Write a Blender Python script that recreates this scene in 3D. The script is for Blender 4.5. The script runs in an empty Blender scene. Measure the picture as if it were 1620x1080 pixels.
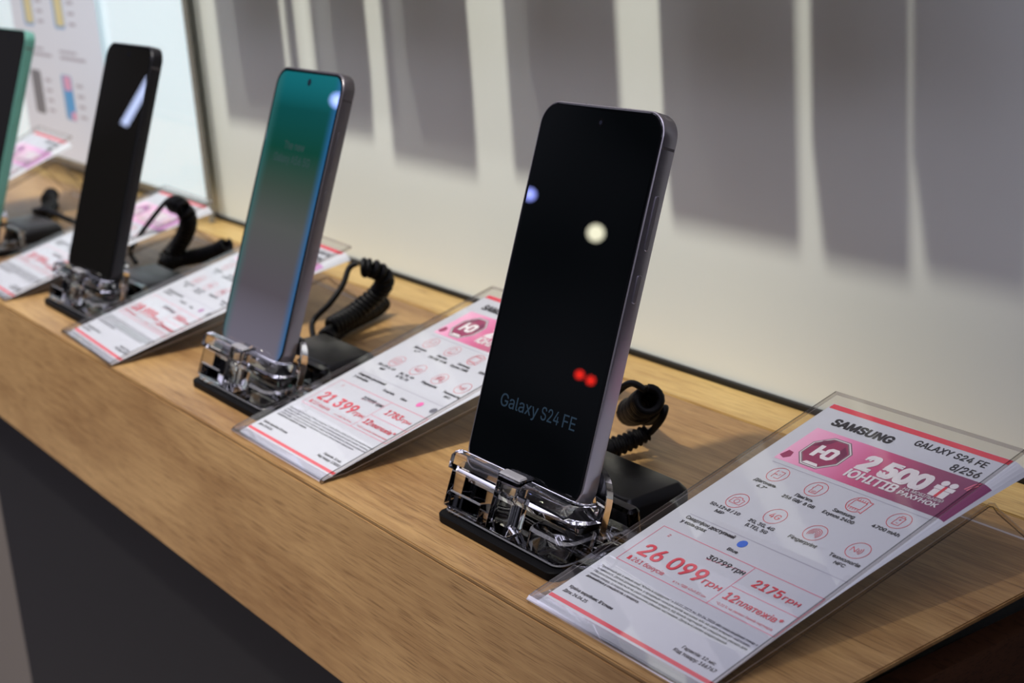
import bpy, bmesh, math, random
from mathutils import Vector, Matrix, Euler
C = bpy.context.scene.collection
SC = bpy.context.scene
PI = math.pi
Z0 = 0.9                      # height of the counter top above the floor (m); shapes below are in mm from the counter top
MM = 0.001
def W(x, y, z=0): return Vector((x * MM, y * MM, z * MM + Z0))

# ------------------------------------------------------------------ camera
cam = bpy.data.cameras.new('camera'); cam_o = bpy.data.objects.new('camera', cam); C.objects.link(cam_o)
cam.sensor_width = 36; cam.lens = 55.155; cam.clip_start = 0.01; cam.clip_end = 50
cam_o.location = W(508.473, -291.353, 265.192)
cam_o.rotation_euler = (Matrix.Rotation(0.98733, 3, 'Z') @ Matrix.Rotation(PI / 2 - 0.29275, 3, 'X') @ Matrix.Rotation(-0.0733, 3, 'Z')).to_euler()
cam.dof.use_dof = True; cam.dof.focus_distance = 0.617; cam.dof.aperture_fstop = 13.5
SC.camera = cam_o

# ------------------------------------------------------------------ world, lamps, exposure
SC.view_settings.view_transform = 'Standard'; SC.view_settings.look = 'None'
SC.view_settings.gamma = 1; SC.view_settings.use_curve_mapping = False
SC.view_settings.exposure = 0.0
SC.cycles.use_denoising = True
w = bpy.data.worlds.new('shop_interior'); SC.world = w; w.use_nodes = True
nt = w.node_tree; nt.nodes.clear()
tc = nt.nodes.new('ShaderNodeTexCoord'); sx = nt.nodes.new('ShaderNodeSeparateXYZ'); rp = nt.nodes.new('ShaderNodeValToRGB')
mp = nt.nodes.new('ShaderNodeMapRange'); bg = nt.nodes.new('ShaderNodeBackground'); ow = nt.nodes.new('ShaderNodeOutputWorld')
nt.links.new(tc.outputs['Generated'], sx.inputs[0]); nt.links.new(sx.outputs['Z'], mp.inputs['Value'])
mp.inputs['From Min'].default_value = -1; mp.inputs['From Max'].default_value = 1
nt.links.new(mp.outputs[0], rp.inputs[0]); cn = nt.nodes.new('ShaderNodeTexNoise'); cn.inputs['Scale'].default_value = 5.5; cn.inputs['Detail'].default_value = 1; nt.links.new(tc.outputs['Generated'], cn.inputs['Vector'])   # added noise: made-up bright ceiling patches that break up the acrylic's reflections
cr = nt.nodes.new('ShaderNodeMapRange'); cr.inputs['From Min'].default_value = 0.42; cr.inputs['From Max'].default_value = 0.58; cr.inputs['To Min'].default_value = 0.12; cr.inputs['To Max'].default_value = 1.9
nt.links.new(cn.outputs['Fac'], cr.inputs['Value']); cx_ = nt.nodes.new('ShaderNodeMix'); cx_.data_type = 'RGBA'; cx_.blend_type = 'MULTIPLY'; cx_.inputs['Factor'].default_value = 1
nt.links.new(rp.outputs[0], cx_.inputs['A']); nt.links.new(cr.outputs[0], cx_.inputs['B']); nt.links.new(cx_.outputs['Result'], bg.inputs[0]); nt.links.new(bg.outputs[0], ow.inputs[0])
e = rp.color_ramp.elements
e[0].position = 0.0; e[0].color = (0.05, 0.045, 0.04, 1)
e[1].position = 1.0; e[1].color = (0.62, 0.605, 0.78, 1)
for pos, col in ((0.5, (0.014, 0.014, 0.018, 1)), (0.68, (0.02, 0.02, 0.025, 1)), (0.76, (0.53, 0.515, 0.66, 1))):
    n_ = e.new(pos); n_.color = col
bg.inputs['Strength'].default_value = 1.62

def lamp(name, kind, loc, power, col, size=0.05, target=None, spot=None):
    l = bpy.data.lights.new(name, kind); l.energy = power; l.color = col
    if kind == 'AREA': l.shape = 'DISK'; l.size = size
    else: l.shadow_soft_size = size
    if spot: l.spot_size = spot; l.spot_blend = 0.6
    o = bpy.data.objects.new(name, l); C.objects.link(o); o.location = loc
    if target is not None: o.rotation_euler = (Vector(target) - Vector(loc)).to_track_quat('-Z', 'Y').to_euler()
    return o
WARM = (1.0, 0.955, 0.85)
KEY = (-250, -900, 2000)
lamp('ceiling_spotlight', 'SPOT', W(*KEY), 196, WARM, 0.06, W(-745, 170, 0), math.radians(50))
lamp('ceiling_spotlight', 'SPOT', W(-850, -1050, 2000), 30, (1.0, 0.97, 0.92), 0.06, W(-1000, 120, 0), math.radians(50))
# lamps and signs deep in the shop, mirrored in the phone screens
lamp('shop_lamp', 'POINT', W(-3746, -3016, 1397), 0.42, (0.30, 0.36, 1.0), 0.02)
lamp('shop_lamp', 'POINT', W(-3540, -3200, 1382), 0.62, (1.0, 0.97, 0.72), 0.03)
lamp('shop_lamp', 'POINT', W(-3479, -3407, 920), 0.16, (1.0, 0.02, 0.01), 0.012)
lamp('shop_lamp', 'POINT', W(-3441, -3432, 919), 0.16, (1.0, 0.02, 0.01), 0.012)
lamp('shop_lamp', 'POINT', W(-3686, -1700, 1040), 0.3, (0.35, 0.42, 1.0), 0.02)
tl = lamp('shop_tube_light', 'AREA', W(-2288, -718, 436), 0.035, (0.55, 0.65, 1.0), 0.09, W(-480, 80, 140))
tl.data.shape = 'RECTANGLE'; tl.data.size = 0.013; tl.data.size_y = 0.10

# ------------------------------------------------------------------ materials
def srgb(r, g, b):
    f = lambda c: (c / 255 / 12.92) if c / 255 <= 0.04045 else ((c / 255 + 0.055) / 1.055) ** 2.4
    return (f(r), f(g), f(b), 1)
def mat(name, col, rough=0.5, metal=0.0, spec=0.5, emit=None, es=0.0, trans=0.0, ior=1.5, coat=0.0):
    m = bpy.data.materials.new(name); m.use_nodes = True; b = m.node_tree.nodes['Principled BSDF']
    b.inputs['Base Color'].default_value = col; b.inputs['Roughness'].default_value = rough; b.inputs['Metallic'].default_value = metal
    b.inputs['Specular IOR Level'].default_value = spec; b.inputs['IOR'].default_value = ior
    b.inputs['Transmission Weight'].default_value = trans; b.inputs['Coat Weight'].default_value = coat
    if emit: b.inputs['Emission Color'].default_value = emit; b.inputs['Emission Strength'].default_value = es
    return m
def nodes(m): return m.node_tree.nodes, m.node_tree.links, m.node_tree.nodes['Principled BSDF']

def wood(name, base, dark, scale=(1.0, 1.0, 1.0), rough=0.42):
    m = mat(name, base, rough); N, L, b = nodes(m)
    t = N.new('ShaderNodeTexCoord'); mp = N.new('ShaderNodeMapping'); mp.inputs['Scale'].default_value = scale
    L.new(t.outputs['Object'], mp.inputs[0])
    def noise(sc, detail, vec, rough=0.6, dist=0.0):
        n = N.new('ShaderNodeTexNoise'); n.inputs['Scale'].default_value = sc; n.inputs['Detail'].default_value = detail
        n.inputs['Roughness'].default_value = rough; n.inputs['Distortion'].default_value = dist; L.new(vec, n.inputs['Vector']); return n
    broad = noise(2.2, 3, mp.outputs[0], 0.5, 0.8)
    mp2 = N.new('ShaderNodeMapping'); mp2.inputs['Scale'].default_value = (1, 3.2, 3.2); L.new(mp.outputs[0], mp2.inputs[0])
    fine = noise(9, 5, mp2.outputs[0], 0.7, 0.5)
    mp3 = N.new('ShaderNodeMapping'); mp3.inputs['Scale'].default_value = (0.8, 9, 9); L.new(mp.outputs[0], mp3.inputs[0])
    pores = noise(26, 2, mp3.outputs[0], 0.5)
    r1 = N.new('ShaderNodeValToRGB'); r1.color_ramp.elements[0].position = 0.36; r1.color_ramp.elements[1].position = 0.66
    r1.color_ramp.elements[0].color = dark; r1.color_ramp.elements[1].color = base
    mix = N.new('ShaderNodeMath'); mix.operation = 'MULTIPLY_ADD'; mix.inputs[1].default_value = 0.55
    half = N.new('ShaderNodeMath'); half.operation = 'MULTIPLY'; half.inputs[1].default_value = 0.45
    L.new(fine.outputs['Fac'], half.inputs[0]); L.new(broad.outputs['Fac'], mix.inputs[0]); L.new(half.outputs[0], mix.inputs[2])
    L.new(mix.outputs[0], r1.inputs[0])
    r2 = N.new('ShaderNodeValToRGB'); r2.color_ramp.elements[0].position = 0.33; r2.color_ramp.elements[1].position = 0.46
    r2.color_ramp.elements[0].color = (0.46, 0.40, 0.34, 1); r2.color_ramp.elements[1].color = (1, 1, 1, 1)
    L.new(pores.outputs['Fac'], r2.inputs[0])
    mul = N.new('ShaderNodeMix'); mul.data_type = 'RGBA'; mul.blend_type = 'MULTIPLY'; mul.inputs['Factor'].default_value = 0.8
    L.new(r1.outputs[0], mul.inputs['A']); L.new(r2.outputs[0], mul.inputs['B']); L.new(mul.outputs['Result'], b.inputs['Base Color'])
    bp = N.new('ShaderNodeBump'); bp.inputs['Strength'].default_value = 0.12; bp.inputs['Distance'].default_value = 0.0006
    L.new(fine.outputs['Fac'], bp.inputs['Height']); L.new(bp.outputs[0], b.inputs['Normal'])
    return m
OAK_REAR_LIT = wood('oak_rear_lit', srgb(207, 178, 114), srgb(168, 132, 76), (2.2, 9, 9))  # lighter, yellower copy of the top oak, with the rear's light painted in
OAK = wood('oak_top', srgb(186, 150, 97), srgb(132, 96, 56), (2.2, 9, 9))
OAK_FRONT = wood('oak_front', srgb(206, 166, 112), srgb(160, 120, 74), (2.0, 8, 8))
OAK_END_SHADE = wood('oak_end_shade', srgb(92, 58, 34), srgb(62, 38, 22), (8, 2, 8), 0.6)  # oak darkened to carry the shade on the counter's end

def sheet(name, tint, gloss=0.03, refl=1.0):
    """thin clear plastic: light passes straight through, with a mirror-like skin"""
    m = bpy.data.materials.new(name); m.use_nodes = True; N = m.node_tree.nodes; L = m.node_tree.links; N.clear()
    o = N.new('ShaderNodeOutputMaterial'); t = N.new('ShaderNodeBsdfTransparent'); g = N.new('ShaderNodeBsdfGlossy'); mx = N.new('ShaderNodeMixShader')
    f = N.new('ShaderNodeFresnel'); f.inputs['IOR'].default_value = 1.62; k = N.new('ShaderNodeMath'); k.operation = 'MULTIPLY'; k.inputs[1].default_value = refl
    t.inputs[0].default_value = tint; g.inputs['Roughness'].default_value = gloss
    L.new(f.outputs[0], k.inputs[0]); L.new(k.outputs[0], mx.inputs[0]); L.new(t.outputs[0], mx.inputs[1]); L.new(g.outputs[0], mx.inputs[2]); L.new(mx.outputs[0], o.inputs[0])
    return m
def frosted(name, col, alpha):
    m = mat(name, col, 0.25); N, L, b = nodes(m); b.inputs['Alpha'].default_value = alpha; return m
ACRYL = sheet('clear_acrylic_sheet', (0.99, 0.99, 0.992, 1), 0.0, 0.16)
ACRYL_EDGE = frosted('acrylic_cut_edge', srgb(196, 188, 182), 0.5)
GLASS = mat('clear_acrylic_block', (1, 1, 1, 1), 0.015, trans=1.0, ior=1.49)
TOP_HIGHLIGHT = mat('acrylic_top_highlight', srgb(205, 204, 206), 0.22, trans=0.6, ior=1.49)
SHELL = sheet('acrylic_shell', (0.94, 0.94, 0.95, 1), 0.0, 1.0)
RIM_HIGHLIGHT = frosted('acrylic_rim_highlight', srgb(190, 190, 196), 0.22)  # pale bevel colour stands in for edge highlights on the clear shells
BLACK_RUB = mat('black_rubber', srgb(9, 9, 10), 0.55, spec=0.08)
BLACK_SAT = mat('black_satin_plastic', srgb(17, 17, 19), 0.32, spec=0.38)
BLACK_CABLE = mat('black_cable', srgb(8, 8, 9), 0.5, spec=0.25)
BLACK_GLASS = mat('black_screen_glass', srgb(5, 6, 8), 0.004)
PAPER = mat('white_card', srgb(196, 199, 205), 0.6)
WHITE_INK = mat('white_ink', srgb(226, 222, 222), 0.6)
RED_INK = mat('red_ink', srgb(214, 66, 80), 0.6)
PINK_LINE = mat('pink_line', srgb(225, 118, 140), 0.6)
BLACK_INK = mat('black_ink', srgb(34, 32, 38), 0.6)
GREY_LINE = mat('grey_line', srgb(165, 165, 178), 0.6)
BLUE_INK = mat('blue_dot', srgb(52, 105, 205), 0.6)
PINK_DOT = mat('pink_dot', srgb(226, 105, 170), 0.6)
GREY_DOT = mat('grey_dot', srgb(105, 108, 118), 0.6)
SILVER_INK = mat('silver_ink', srgb(128, 118, 122), 0.5)
PLUM_INK = mat('plum_ink', srgb(150, 52, 92), 0.5)
PLUM_DARK = mat('dark_plum_ink', srgb(112, 40, 76), 0.5)
MAUVE_INK = mat('mauve_ink', srgb(160, 90, 150), 0.6)

def ramp_mat(name, axis, lo, hi, stops, rough=0.6, emit=0.0):
    m = mat(name, (1, 1, 1, 1), rough); N, L, b = nodes(m)
    t = N.new('ShaderNodeTexCoord'); s = N.new('ShaderNodeSeparateXYZ'); mr = N.new('ShaderNodeMapRange'); r = N.new('ShaderNodeValToRGB')
    mr.inputs['From Min'].default_value = lo * MM; mr.inputs['From Max'].default_value = hi * MM
    L.new(t.outputs['Object'], s.inputs[0]); L.new(s.outputs[axis], mr.inputs[0]); L.new(mr.outputs[0], r.inputs[0])
    els = r.color_ramp.elements
    els[0].position, els[0].color = stops[0]; els[1].position, els[1].color = stops[-1]
    for p, c in stops[1:-1]: x = els.new(p); x.color = c
    L.new(r.outputs[0], b.inputs['Base Color'])
    return m
BANNER = ramp_mat('banner_print', 'X', 7, 92, [(0, srgb(236, 176, 204)), (0.28, srgb(222, 130, 172)), (0.5, srgb(196, 84, 126)), (0.75, srgb(146, 72, 104)), (1, srgb(126, 60, 98))])

BANNER_GLARE = ramp_mat('glare_paled_banner', 'X', 7, 92, [(0, srgb(238, 206, 226)), (0.4, srgb(228, 176, 208)), (0.75, srgb(206, 152, 196)), (1, srgb(186, 138, 184))])  # banner with glare painted in as paler colours, for the far cards

# ------------------------------------------------------------------ mesh helpers (mm)
def obj(name, bm, m, parent=None, smooth=30, loc=None, recalc=True):
    if recalc: bmesh.ops.recalc_face_normals(bm, faces=bm.faces[:])
    me = bpy.data.meshes.new(name)
    for v in bm.verts: v.co *= MM
    bm.to_mesh(me); bm.free()
    for x in (m if isinstance(m, (list, tuple)) else [m]): me.materials.append(x)
    o = bpy.data.objects.new(name, me); C.objects.link(o)
    if parent: o.parent = parent
    if loc is not None: o.location = loc
    if smooth:
        for p in me.polygons: p.use_smooth = True
        try: me.set_sharp_from_angle(angle=math.radians(smooth))
        except Exception: pass
    return o
def thing(name, label, cat, loc, rot=(0, 0, 0), group=None):
    o = bpy.data.objects.new(name, None); C.objects.link(o); o.empty_display_size = 0.02
    o.location = loc; o.rotation_euler = rot; return tag(o, label, cat, group)
def tag(o, label, cat, group=None):
    o['label'] = label; o['category'] = cat
    if group: o['group'] = group
    return o
def structure(o): o['kind'] = 'structure'; return o
def copy_part(src, parent):
    c = src.copy(); C.objects.link(c); c.parent = parent
    for ch in list(src.children): copy_part(ch, c)
    return c

def box(bm, x0, x1, y0, y1, z0, z1, mi=0, bev=0.0):
    vs = [bm.verts.new(p) for p in ((x0, y0, z0), (x1, y0, z0), (x1, y1, z0), (x0, y1, z0), (x0, y0, z1), (x1, y0, z1), (x1, y1, z1), (x0, y1, z1))]
    fs = [bm.faces.new([vs[i] for i in q]) for q in ((3, 2, 1, 0), (4, 5, 6, 7), (0, 1, 5, 4), (1, 2, 6, 5), (2, 3, 7, 6), (3, 0, 4, 7))]
    for f in fs: f.material_index = mi
    if bev:
        es = list({e for f in fs for e in f.edges})
        r = bmesh.ops.bevel(bm, geom=es, offset=bev, segments=2, affect='EDGES', profile=0.5)
    return fs
def rrect(w, h, r, seg=8, cx=0, cy=0):
    r = max(r, 0.01); pts = []
    for sx_, sy_, a0 in ((1, 1, 0), (-1, 1, 90), (-1, -1, 180), (1, -1, 270)):
        for i in range(seg + 1):
            a = math.radians(a0 + 90 * i / seg)
            pts.append((cx + sx_ * (w / 2 - r) + r * math.cos(a), cy + sy_ * (h / 2 - r) + r * math.sin(a)))
    return pts
def loft(bm, loops, cap0=True, cap1=True, mi=0, fn=None, row_mi=None):
    """loops of equal length, each a list of 3D points"""
    rows = [[bm.verts.new(fn(p) if fn else p) for p in lp] for lp in loops]
    n = len(rows[0])
    for k, (a, b) in enumerate(zip(rows, rows[1:])):
        for i in range(n):
            f = bm.faces.new((a[i], a[(i + 1) % n], b[(i + 1) % n], b[i])); f.material_index = row_mi[k] if row_mi else mi
    if cap0: f = bm.faces.new(rows[0][::-1]); f.material_index = mi
    if cap1: f = bm.faces.new(rows[-1]); f.material_index = mi
    return rows
def slab(bm, pts_fn, prof, put, mi=0):
    """rounded slab: pts_fn(inset) gives the outline, prof = [(inset, depth)...]; put(x, y, d) places a point"""
    loft(bm, [[put(x, y, d) for x, y in pts_fn(e)] for e, d in prof], mi=mi)
def tube(bm, pts, r, sides=10, closed_ends=True, mi=0):
    pts = [Vector(p) for p in pts]; rings = []
    t0 = (pts[1] - pts[0]).normalized(); up = Vector((0, 0, 1)) if abs(t0.z) < 0.9 else Vector((1, 0, 0))
    nrm = (up - t0 * up.dot(t0)).normalized()
    for i, p in enumerate(pts):
        t = (pts[min(i + 1, len(pts) - 1)] - pts[max(i - 1, 0)]).normalized()
        nrm = (nrm - t * nrm.dot(t)).normalized(); bn = t.cross(nrm)
        rr = r[i] if isinstance(r, (list, tuple)) else r
        rings.append([p + (nrm * math.cos(2 * PI * k / sides) + bn * math.sin(2 * PI * k / sides)) * rr for k in range(sides)])
    loft(bm, rings, closed_ends, closed_ends, mi)
def smooth_path(ctrl, n=12):
    P = [Vector(p) for p in ctrl]; P = [P[0] * 2 - P[1]] + P + [P[-1] * 2 - P[-2]]; out = []
    for i in range(1, len(P) - 2):
        for k in range(n):
            t = k / n; a, b, c, d = P[i - 1], P[i], P[i + 1], P[i + 2]
            out.append(0.5 * ((2 * b) + (c - a) * t + (2 * a - 5 * b + 4 * c - d) * t * t + (3 * b - a - 3 * c + d) * t ** 3))
    out.append(P[-2]); return out
def helix(ctrl, R, pitch, per=18):
    p = smooth_path(ctrl, 24)
    s = [0]
    for a, b in zip(p, p[1:]): s.append(s[-1] + (b - a).length)
    n = int(s[-1] / pitch * per); out = []; j = 0
    t0 = (p[1] - p[0]).normalized(); up = Vector((0, 0, 1)); nrm = (up - t0 * up.dot(t0)).normalized()
    for i in range(n + 1):
        d = s[-1] * i / n
        while j < len(p) - 2 and s[j + 1] < d: j += 1
        f = (d - s[j]) / max(s[j + 1] - s[j], 1e-6); q = p[j].lerp(p[j + 1], f); t = (p[j + 1] - p[j]).normalized()
        nrm = (nrm - t * nrm.dot(t)).normalized(); bn = t.cross(nrm); a = 2 * PI * i / per
        out.append(q + (nrm * math.cos(a) + bn * math.sin(a)) * R)
    return out

# ------------------------------------------------------------------ lettering
_cap = {}
import os
try: SANS = bpy.data.fonts.load(os.path.join(bpy.utils.resource_path('LOCAL'), 'datafiles', 'fonts', 'Inter.woff2'))   # Blender's own bundled typeface
except Exception: SANS = None
def glyphs(s, res, filled):
    """lettering in em units: filled -> (points, faces), else (points, outline edges)"""
    cu = bpy.data.curves.new('lettering', 'FONT'); cu.body = s; cu.size = 1
    if SANS: cu.font = SANS
    cu.resolution_u = res; cu.fill_mode = 'FRONT' if filled else 'NONE'
    o = bpy.data.objects.new('lettering', cu); C.objects.link(o); me = o.to_mesh()
    co = [(v.co.x, v.co.y) for v in me.vertices]
    el = [tuple(p.vertices) for p in me.polygons] if filled else [tuple(e_.vertices) for e_ in me.edges]
    o.to_mesh_clear(); bpy.data.objects.remove(o); bpy.data.curves.remove(cu)
    return co, el
def cap_h():
    if 'H' not in _cap: _cap['H'] = max(p[1] for p in glyphs('H', 1, True)[0])
    return _cap['H']
from mathutils.geometry import tessellate_polygon
def area2(P): return sum(P[i][0] * P[(i + 1) % len(P)][1] - P[(i + 1) % len(P)][0] * P[i][1] for i in range(len(P)))
def bbox(P): return min(p[0] for p in P), min(p[1] for p in P), max(p[0] for p in P), max(p[1] for p in P)
def hit(A, B): return A[0] < B[2] and B[0] < A[2] and A[1] < B[3] and B[1] < A[3]
def within(A, B): return A[0] >= B[0] - 1e-4 and A[2] <= B[2] + 1e-4 and A[1] >= B[1] - 1e-4 and A[3] <= B[3] + 1e-4
def lettering(s, res):
    """points and triangles of a line of text; a glyph drawn as several crossing strokes is filled stroke by stroke"""
    if (s, res) in _cap: return _cap[(s, res)]
    co, fs = glyphs(s, res, True)
    lc, es = glyphs(s, res, False); nb = {}
    for i, j in es: nb.setdefault(i, []).append(j); nb.setdefault(j, []).append(i)
    seen, loops = set(), []
    for st in sorted(nb):
        if st in seen: continue
        lp, cur = [], st
        while cur is not None and cur not in seen:
            seen.add(cur); lp.append(lc[cur]); cur = next((k for k in sorted(nb[cur], key=lambda k: k != cur + 1) if k not in seen), None)
        if len(lp) > 2: loops.append(lp)
    if not loops: return co, fs
    sg = area2(max(loops, key=lambda P: abs(area2(P)))) > 0
    outs = [(P, bbox(P)) for P in loops if (area2(P) > 0) == sg]; holes = [(P, bbox(P)) for P in loops if (area2(P) > 0) != sg]
    redo = [k for k, (P, B) in enumerate(outs) if any(k != j and hit(B, Q[1]) for j, Q in enumerate(outs))]
    if redo:
        zones = [outs[k][1] for k in redo]
        for _ in range(3):
            zones = [tuple((min if i < 2 else max)(w_[i] for w_ in zones if w_ is z or hit(w_, z)) for i in range(4)) for z in zones]
        def free(f):
            x = sum(co[i][0] for i in f) / len(f); y = sum(co[i][1] for i in f) / len(f)
            return not any(z[0] - 1e-4 <= x <= z[2] + 1e-4 and z[1] - 1e-4 <= y <= z[3] + 1e-4 for z in zones)
        fs = [f for f in fs if free(f)]; co = list(co)
        for k in redo:
            P, B = outs[k]; hs = [H for H, hb in holes if within(hb, B)]
            flat = P + [p for H in hs for p in H]; o_ = len(co); co += flat
            fs += [tuple(o_ + i for i in t_) for t_ in tessellate_polygon([[Vector((x, y, 0)) for x, y in L_] for L_ in [P] + hs])]
    _cap[(s, res)] = (co, fs); return co, fs
def letter(bm, s, x0, x1, y, h, put, mi, bold=0.0, res=3, slant=0.0, n=0.1, fit=True):
    """text s with baseline y, capital height h, from x0 to x1; heavier weights are printed as shifted passes"""
    co, fs = lettering(s, res)
    if not co: return
    ky = h / cap_h(); d = bold * ky; a = min(p[0] for p in co); b = max(p[0] for p in co); kx = (x1 - x0 - 2 * d) / (b - a)
    passes = ((0, 0),) if bold < 0.004 else ((-1, 0), (1, 0)) if len(s) > 40 else ((-1, -0.6), (1, -0.6), (-1, 0.6), (1, 0.6), (0, 0))
    for k, (sx_, sy_) in enumerate(passes):
        bv = [bm.verts.new(put(x0 + d * (1 + sx_) + (px - a) * kx, y + py * ky + sy_ * d, n + (0.03 if n > 0 else -0.008) * k)) for px, py in co]
        for f in fs:
            q = [co[i] for i in f]
            if area2(q) < 0: f = f[::-1]
            try: fc = bm.faces.new([bv[i] for i in f]); fc.material_index = mi
            except ValueError: pass
def quad(bm, pts, put, mi, n=0.05):
    f = bm.faces.new([bm.verts.new(put(x, y, n)) for x, y in pts]); f.material_index = mi
def rect(bm, x0, x1, y0, y1, put, mi, n=0.05): quad(bm, ((x0, y0), (x1, y0), (x1, y1), (x0, y1)), put, mi, n)
def stroke(bm, pts, wd, put, mi, n=0.1, closed=False):
    P = [Vector((x, y)) for x, y in pts]; m_ = len(P)
    for i in range(m_ if closed else m_ - 1):
        a, b = P[i], P[(i + 1) % m_]; d = (b - a)
        if d.length < 1e-6: continue
        d.normalize(); q = Vector((-d.y, d.x)) * wd / 2; a2 = a - d * wd * 0.3; b2 = b + d * wd * 0.3
        quad(bm, ((a2 - q)[:], (b2 - q)[:], (b2 + q)[:], (a2 + q)[:]), put, mi, n)
def arc(cx, cy, r, a0, a1, n=20, ry=None):
    return [(cx + r * math.cos(math.radians(a0 + (a1 - a0) * i / n)), cy + (ry or r) * math.sin(math.radians(a0 + (a1 - a0) * i / n))) for i in range(n + 1)]
def ring(bm, cx, cy, r, wd, put, mi, n=0.1, seg=40): stroke(bm, arc(cx, cy, r, 0, 360, seg)[:-1], wd, put, mi, n, True)
def disc(bm, cx, cy, r, put, mi, n=0.1, seg=28, ry=None): quad(bm, arc(cx, cy, r, 0, 360, seg, ry)[:-1], put, mi, n)

# ------------------------------------------------------------------ the setting
bm = bmesh.new(); box(bm, -3000, 1500, -3000, 400, -905, -900)
structure(obj('floor', bm, mat('grey_floor_tile', srgb(120, 112, 104), 0.5), loc=W(0, 0, 0)))
WALL = mat('cream_glass_panel', srgb(221, 226, 219), 0.32, spec=0.35)
bm = bmesh.new(); box(bm, -2200, 150, 228, 260, -900, 900)
structure(obj('wall_back', bm, WALL, loc=W(0, 0, 0)))
bm = bmesh.new(); box(bm, 150.5, 1500, 228, 260, -900, 900)
structure(obj('wall_right', bm, mat('charcoal_wall_panel', srgb(40, 38, 37), 0.5), loc=W(0, 0, 0)))
bm = bmesh.new(); box(bm, -2200, 150, 225.2, 227.9, -0.5, 2.8, bev=0.5)
structure(obj('trim_1', bm, mat('black_gasket', srgb(20, 20, 18), 0.5), loc=W(0, 0, 0)))

# counter
XE = 184.0; XL = -2100.0; SK = math.tan(0.057)
ct = thing('display_counter', 'long light oak counter with thick front edge and charcoal panel below it', 'counter', W(-500, 100, -900))
def cw(bm):
    for v in bm.verts: v.co += Vector((500, -100, 900))
    return bm
def endx(y): return XE - y * SK
def plank(bm, y0, y1, z0, z1, bev=0.8):
    vs = [bm.verts.new(p) for z in (z0, z1) for p in ((XL, y0, z), (endx(y0), y0, z), (endx(y1), y1, z), (XL, y1, z))]
    fs = [bm.faces.new([vs[i] for i in q]) for q in ((3, 2, 1, 0), (4, 5, 6, 7), (0, 1, 5, 4), (1, 2, 6, 5), (2, 3, 7, 6), (3, 0, 4, 7))]
    bmesh.ops.bevel(bm, geom=list({e for f in fs for e in f.edges}), offset=bev, segments=2, affect='EDGES')
bm = bmesh.new(); plank(bm, 0.0, 195.2, -2.2, 0, 0.5); obj('top_board', cw(bm), OAK, ct)
bm = bmesh.new(); plank(bm, 196.3, 225, -20, 0, 0.5); obj('rear_board', cw(bm), OAK_REAR_LIT, ct)
bm = bmesh.new(); plank(bm, 0.05, 22, -98.8, -2.25, 0.3); obj('front_board', cw(bm), OAK_FRONT, ct)
bm = bmesh.new(); box(bm, endx(20) - 24, endx(225) - 1, 23, 225, -899, -20.5); obj('end_panel', cw(bm), OAK_END_SHADE, ct)
bm = bmesh.new(); box(bm, -797, endx(20) - 25, 30, 46, -899, -41); obj('kick_panel', cw(bm), mat('charcoal_laminate', srgb(23, 23, 25), 0.5), ct)
bm = bmesh.new(); box(bm, -2100, -798, 40, 60, -899, -41)
obj('side_cabinet_panel', cw(bm), mat('greige_laminate', srgb(124, 116, 108), 0.5), ct)

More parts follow.
